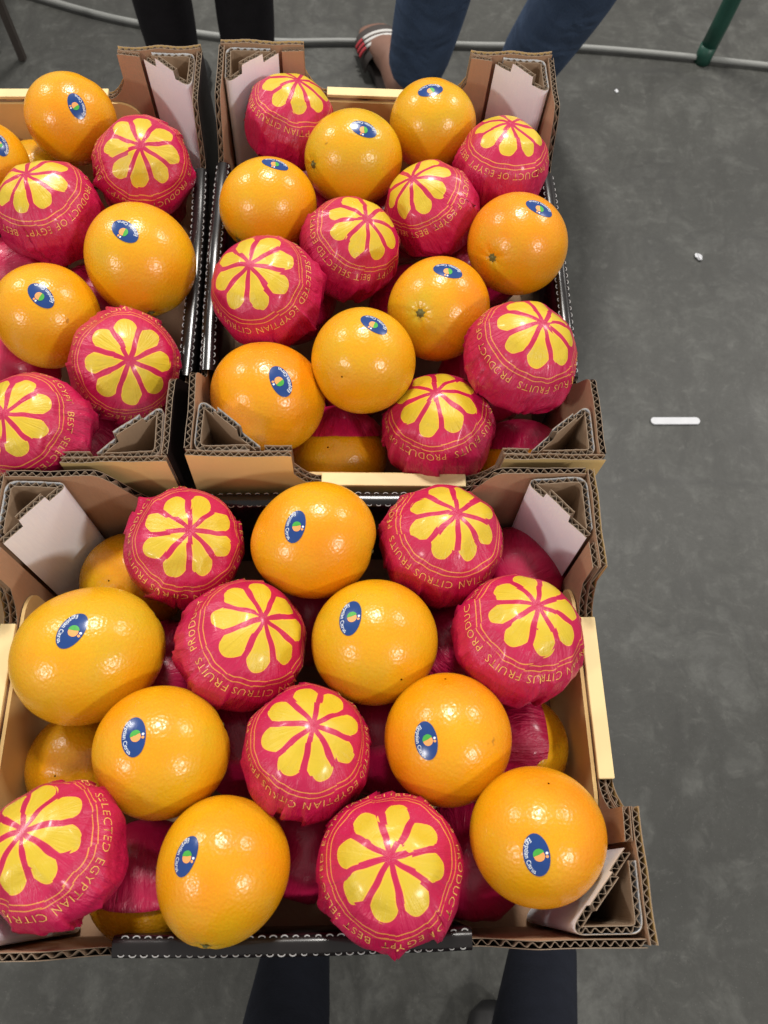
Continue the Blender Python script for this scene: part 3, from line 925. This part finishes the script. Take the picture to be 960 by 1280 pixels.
W('A13',(0.0146,0.0085,0.9229),0.0434,(-0.0213,0.0922,0.9955),(-0.0488,0.9945,-0.0932),-75)
O('A14',(0.0985,0.0299,0.9320),0.0390,(-0.1931,-0.3010,0.9339),(0.1999,-0.9439,-0.2629),0.02,(0.9986,0.0484,0.0214),0.00,(-0.0500,-0.6951,-0.7171),0)
L('A','o',(-0.1849,0.1986,0.8460),0.0390,'A1',None)
L('A','o',(-0.1954,0.0648,0.8460),0.0390,'A11',None)
L('A','h',(-0.1412,-0.0072,0.8460),0.0390,'A11',(0.0530,-0.9131,-0.4043))
L('A','h',(0.0985,0.0918,0.8460),0.0390,'A10',(0.9986,0.0484,0.0214))
L('A','w',(0.1001,0.2184,0.8460),0.0390,'A3',None)
L('C','w',(-0.3993,0.5028,0.8460),0.0390,'C3',None)
L('B','h',(-0.0380,0.3148,0.8460),0.0390,'B11',(0.0530,-0.9131,-0.4043))
L('B','h',(0.1066,0.3125,0.8460),0.0390,'B12',(0.0530,-0.9131,-0.4043))
L('A','w',(0.0700,0.0180,0.8480),0.0390,'A14',None)
L('B','w',(-0.0850,0.3450,0.8380),0.0390,'B13',None)
L('A','w',(-0.0389,0.0260,0.8545),0.0390,'A9',None)
L('A','w',(0.0079,0.0927,0.8516),0.0390,'A10',None)
L('A','w',(-0.0536,0.1819,0.8448),0.0390,'A2',None)
L('A','w',(-0.0890,0.0861,0.8481),0.0390,'A8',None)
L('A','w',(0.0487,0.1595,0.8466),0.0390,'A7',None)
L('A','w',(-0.1476,0.1316,0.8373),0.0390,'A4',None)
L('B','w',(0.0160,0.4593,0.8524),0.0390,'B10',None)
L('B','w',(-0.0911,0.4590,0.8560),0.0390,'B5',None)
L('B','w',(0.0779,0.3880,0.8535),0.0390,'B12',None)
L('B','w',(-0.0014,0.5613,0.8511),0.0390,'B2',None)
L('B','w',(-0.0795,0.5404,0.8519),0.0390,'B1',None)
L('B','w',(0.0785,0.6166,0.8534),0.0390,'B4',None)
L('B','w',(-0.0247,0.3913,0.8553),0.0390,'B11',None)
L('B','w',(0.0795,0.5132,0.8553),0.0390,'B8',None)
L('B','w',(-0.1075,0.6089,0.8315),0.0390,'B3',None)
L('C','w',(-0.3163,0.3786,0.8528),0.0390,'C6',None)
L('C','o',(-0.3354,0.5748,0.8547),0.0390,'C3',None)
L('C','w',(-0.2529,0.4415,0.8511),0.0390,'C5',None)
L('C','w',(-0.2444,0.3091,0.8525),0.0390,'C8',None)
L('C','w',(-0.2369,0.5802,0.8520),0.0390,'C2',None)
L('C','w',(-0.4130,0.5807,0.8546),0.0390,'C1',None)
L('C','w',(-0.3269,0.4711,0.8511),0.0390,'C4',None)
L('C','w',(-0.2110,0.3790,0.8420),0.0390,'C7',None)

# ------------------------------------------------------------------ things on the floor round about
def tube(name, pts, rad, mat, seg=12, parent=None, cap=True, closed_ends=True):
    """a tube along pts (Catmull-Rom smoothed by the caller); rad: number or list, or (rx, ry) pairs"""
    P = [Vector(p) for p in pts]
    n = len(P)
    v, f = [], []
    up = Vector((0, 0, 1))
    for i, p in enumerate(P):
        t = (P[min(i + 1, n - 1)] - P[max(i - 1, 0)]).normalized()
        ref = Vector((0, 1, 0)) if abs(t.z) > .6 else up
        a = t.cross(ref).normalized()
        b = a.cross(t).normalized()
        r = rad[i] if isinstance(rad, (list, tuple)) else rad
        rx, ry = r if isinstance(r, tuple) else (r, r)
        for j in range(seg):
            q = 2 * math.pi * j / seg
            v.append(p + a * rx * math.cos(q) + b * ry * math.sin(q))
    for i in range(n - 1):
        for j in range(seg):
            k = (j + 1) % seg
            f.append((i * seg + j, i * seg + k, (i + 1) * seg + k, (i + 1) * seg + j))
    f.append(tuple(range(seg))[::-1])
    f.append(tuple((n - 1) * seg + j for j in range(seg)))
    return obj(name, mesh_from(name, v, f, [mat], True), parent)

def smooth(pts, k=6):
    P = [Vector(p) for p in pts]
    P = [P[0] * 2 - P[1]] + P + [P[-1] * 2 - P[-2]]
    out = []
    for i in range(1, len(P) - 2):
        for j in range(k):
            t = j / k
            a, b, c, d = P[i - 1], P[i], P[i + 1], P[i + 2]
            out.append(.5 * ((2 * b) + (c - a) * t + (2 * a - 5 * b + 4 * c - d) * t * t + (3 * b - a - 3 * c + d) * t ** 3))
    out.append(P[-2])
    return out

hose_pts = [(-2.6, 2.6, .011), (-1.6, 2.25, .011), (-.92, 2.005, .011), (-.643, 1.931, .011), (-.36, 1.898, .011), (-.142, 1.912, .011), (.157, 1.922, .011), (.40, 1.934, .011),
            (.657, 1.924, .011), (.894, 1.904, .011), (1.5, 1.86, .011), (2.6, 1.9, .011)]
h = tube('hose', smooth(hose_pts), .0070, MAT['hose'])
tag(h, 'thin pale grey hose snaking across the concrete floor', 'hose')

gp = empty('green_post', (.735, 1.92, 0))
tag(gp, 'dark green painted metal post standing on the hose side of the floor', 'post')
tube('pole', [(0, 0, .012), (.012, .01, .1), (.05, .04, .5), (.09, .07, .95)], .020, MAT['green_paint'], 16, gp)
tube('foot_cap', [(0, 0, .0005), (0, 0, .02), (.001, 0, .045)], [.0203, .0203, .0201], MAT['green_paint'], 16, gp)

bm = bmesh.new()
ring = []
for j in range(24):
    a = 2 * math.pi * j / 24
    ring.append(bm.verts.new((.0415 * (1 if math.cos(a) > 0 else -1) + .0078 * math.cos(a), .0078 * math.sin(a), .0005)))
fc = bm.faces.new(ring)
ex = bmesh.ops.extrude_face_region(bm, geom=[fc])
for g_ in ex['geom']:
    if isinstance(g_, bmesh.types.BMVert):
        g_.co.z += .0035
bmesh.ops.recalc_face_normals(bm, faces=bm.faces[:])
me = bpy.data.meshes.new('white_stick')
bm.to_mesh(me)
bm.free()
me.materials.append(MAT['whitebar'])
st = obj('white_stick', me)
st.location = (.571, .873, 0)
st.rotation_euler.z = .06
tag(st, 'white rounded plastic stick lying on the bare concrete floor', 'stick')

for i, (x, y, s, lab) in enumerate(((.661, 1.292, .011, 'larger crumpled white scrap on the floor beyond the white stick'), (.512, 1.796, .007, 'tiny white scrap on the floor near the hose'))):
    g = random.Random(i)
    bm = bmesh.new()
    bmesh.ops.create_icosphere(bm, subdivisions=2, radius=1)
    for v in bm.verts:
        k = g.uniform(.6, 1.15)
        v.co = Vector((v.co.x * s * .6 * k, v.co.y * s * k, max(0, v.co.z * .35 + .3) * s * k))
    me = bpy.data.meshes.new('paper_scrap')
    bm.to_mesh(me)
    bm.free()
    me.materials.append(MAT['whitebar'])
    o = obj('paper_scrap', me)
    o.location = (x, y, .001)
    o.rotation_euler.z = .5
    tag(o, lab, 'scrap')

rack = tag(empty('metal_stand', (-1.05, 1.85, 0)), 'dark steel stand with a grey lower panel at the picture corner', 'stand')
for (x, y) in ((.11, -.05), (.11, .45), (-.5, -.05), (-.5, .45)):
    obj('post', box_mesh('post', x - .008, x + .008, y - .008, y + .008, .0005, .8, MAT['steel'], .001), rack)
obj('shelf', box_mesh('shelf', -.49, .10, -.04, .44, .40, .415, MAT['panel'], .001), rack)
obj('lower_panel', box_mesh('lower_panel', -.49, .055, -.03, -.02, .02, .10, MAT['panel'], .001), rack)

# ------------------------------------------------------------------ people: only their legs come into the picture
def body(name, joints, edges, mat, parent, root=0):
    """one continuous skinned surface over a joint skeleton: joints = [((x,y,z), rx, ry)]"""
    me = bpy.data.meshes.new(name)
    me.from_pydata([j[0] for j in joints], edges, [])
    o = obj(name, me, parent)
    sk = o.modifiers.new('skin', 'SKIN')
    sk.use_smooth_shade = True
    lay = me.skin_vertices[0].data if me.skin_vertices else None
    if lay is None:
        bm = bmesh.new()
        bm.from_mesh(me)
        bm.verts.layers.skin.verify()
        bm.to_mesh(me)
        bm.free()
        lay = me.skin_vertices[0].data
    for i, j in enumerate(joints):
        lay[i].radius = (j[1], j[2])
        lay[i].use_root = (i == root)
    sub = o.modifiers.new('sub', 'SUBSURF')
    sub.levels = sub.render_levels = 2
    me.materials.append(mat)
    return o

def legs(name, label, mat, hipL, hipR, kneeL, kneeR, ankL, ankR, rk, ra, shoes, shoe_mat):
    p = tag(empty('person', ((ankL[0] + ankR[0]) / 2, (ankL[1] + ankR[1]) / 2, 0)), label, 'person')
    o = p.location
    S = lambda q: tuple(Vector(q) - o)
    mid = (Vector(hipL) + Vector(hipR)) / 2
    J = [(S(mid + Vector((0, 0, .07))), .15, .115), (S(mid + Vector((0, 0, .24))), .14, .11)]
    E = [(0, 1)]
    for hp, kn, an in ((hipL, kneeL, ankL), (hipR, kneeR, ankR)):
        b = len(J)
        hp, kn, an = Vector(hp), Vector(kn), Vector(an)
        J += [(S(hp), .092, .095), (S((hp + kn) / 2), (.085 + rk) / 2, (.085 + rk) / 2), (S(kn), rk, rk), (S(kn.lerp(an, .35)), rk * .98, rk * 1.02), (S(kn.lerp(an, .7)), (rk + ra) / 2, (rk + ra) / 2), (S(an), ra, ra)]
        E += [(0, b), (b, b + 1), (b + 1, b + 2), (b + 2, b + 3), (b + 3, b + 4), (b + 4, b + 5)]
    body('trousers', J, E, mat, p)
    return p, S

def shoe(parent, S, heel, toe, mat, name='shoe', w=.042):
    h, t = Vector(heel), Vector(toe)
    pts = [h.lerp(t, k) + Vector((0, 0, z)) for k, z in ((0, .03), (.08, .042), (.3, .045), (.55, .038), (.8, .028), (.95, .022), (1.0, .018))]
    rad = [(w * .55, .026), (w * .8, .04), (w * .85, .043), (w * .95, .036), (w, .026), (w * .7, .019), (w * .3, .010)]
    return tube(name, [S(q) for q in pts], rad, mat, 16, parent)

# in jeans, standing behind the rear crate
p, S = legs('person', 'person in blue jeans and striped slide sandals standing behind the rear crate', MAT['denim'],
            (.05, 1.38, .86), (.27, 1.38, .86), (.055, 1.56, .46), (.335, 1.56, .46), (.015, 1.70, .085), (.255, 1.73, .07), .078, .070, None, None)
def foot(heel, toe, side):
    h, t = Vector(heel), Vector(toe)
    d = (t - h).normalized()
    n = Vector((-d.y, d.x, 0)) 
    pts = [h.lerp(t, k) + Vector((0, 0, z)) for k, z in ((-.02, .045), (.08, .06), (.25, .075), (.45, .062), (.65, .048), (.80, .040), (.9, .036))]
    rad = [(.024, .022), (.033, .036), (.034, .045), (.038, .034), (.045, .022), (.046, .015), (.036, .011)]
    f = tube('foot', [S(q) for q in pts], rad, MAT['skin'], 16, p)
    for j, (o_, l, r) in enumerate(((-.030, .235, .013), (-.012, .232, .0095), (.004, .225, .009), (.018, .215, .0088), (.031, .203, .0085))):
        a = h + d * (l - .04) + n * (o_ * side) + Vector((0, 0, .036))
        b = h + d * l + n * (o_ * side * 1.08) + Vector((0, 0, .032))
        tube('toe', [S(q) for q in (a, a.lerp(b, .5), b, b + d * .006)], [r, r * 1.02, r * .9, r * .45], MAT['skin'], 10, f)
    sd = empty('sandal', (0, 0, 0))
    sd.parent = p
    # sole: outline extruded
    out = [(-.02, .030), (.05, .033), (.13, .036), (.19, .050), (.23, .047), (.262, .028), (.268, 0)]
    ol = out + [(a, -b) for a, b in reversed(out[:-1])]
    bot = [h + d * a + n * b + Vector((0, 0, .001)) for a, b in ol]
    topv = [q + Vector((0, 0, .022)) for q in bot]
    m = len(ol)
    fcs = [tuple(range(m)), tuple(range(2 * m - 1, m - 1, -1))] + [(i, m + i, m + (i + 1) % m, (i + 1) % m) for i in range(m)]
    obj('sole', mesh_from('sole', [S(q) for q in bot + topv], fcs, [MAT['sandal']], False), sd)
    # strap over the instep with stripes
    def arch(name, a0, a1, lift, mat, w0=-1, w1=1):
        v, f = [], []
        K = 14
        for i in range(K + 1):
            u = w0 + (w1 - w0) * i / K
            for a in (a0, a1):
                hh = .022 + (.052 - .10 * max(0, a - .13)) * math.sqrt(max(0, 1 - u * u)) + lift
                q = h + d * a + n * (u * (.056 + lift)) + Vector((0, 0, hh))
                v.append(S(q))
        for i in range(K):
            f.append((2 * i, 2 * i + 1, 2 * i + 3, 2 * i + 2))
        me = mesh_from(name, v, f, [mat], True)
        o = obj(name, me, sd)
        so = o.modifiers.new('thick', 'SOLIDIFY')
        so.thickness = .003
        return o
    arch('strap', .115, .215, .002, MAT['sandal'])
    for a in (.148, .164, .180):
        arch('stripe', a - .0045, a + .0045, .0085, MAT['stripe_white'], -.70, .70)
        arch('stripe', a - .0045, a + .0045, .0085, MAT['stripe_red'], .72, .97)
foot((-.012, 1.695, 0), (-.098, 1.955, 0), 1)
foot((.258, 1.76, 0), (.275, 1.50, 0), -1)

# in black trousers, beside
p, S = legs('person', 'person in slim black trousers standing behind the gap between the two rear crates', MAT['dark_cloth'],
            (-.45, 1.40, .84), (-.30, 1.40, .84), (-.475, 1.52, .45), (-.312, 1.51, .45), (-.505, 1.62, .07), (-.345, 1.60, .07), .060, .050, None, None)
shoe(p, S, (-.505, 1.58, 0), (-.51, 1.80, 0), MAT['shoe'])
shoe(p, S, (-.345, 1.56, 0), (-.34, 1.78, 0), MAT['shoe'])

# the one who stands in front of the near crate
p, S = legs('person', 'person in dark trousers whose shins show below the front of the near crate', MAT['navy_cloth'],
            (-.06, -.36, .86), (.12, -.36, .86), (-.075, -.205, .46), (.168, -.215, .46), (-.092, -.075, .08), (.268, -.060, .08), .054, .050, None, None)
shoe(p, S, (-.092, -.10, 0), (-.095, .14, 0), MAT['shoe'])
shoe(p, S, (.262, -.09, 0), (.28, .15, 0), MAT['shoe'])

lone = shoe(None, lambda q: tuple(Vector(q)), (.205, -.44, .001), (.196, -.150, .001), MAT['shoe'], 'shoe', .045)
tag(lone, 'round black shoe tip beside the dark trouser leg in front of the near crate', 'shoe')
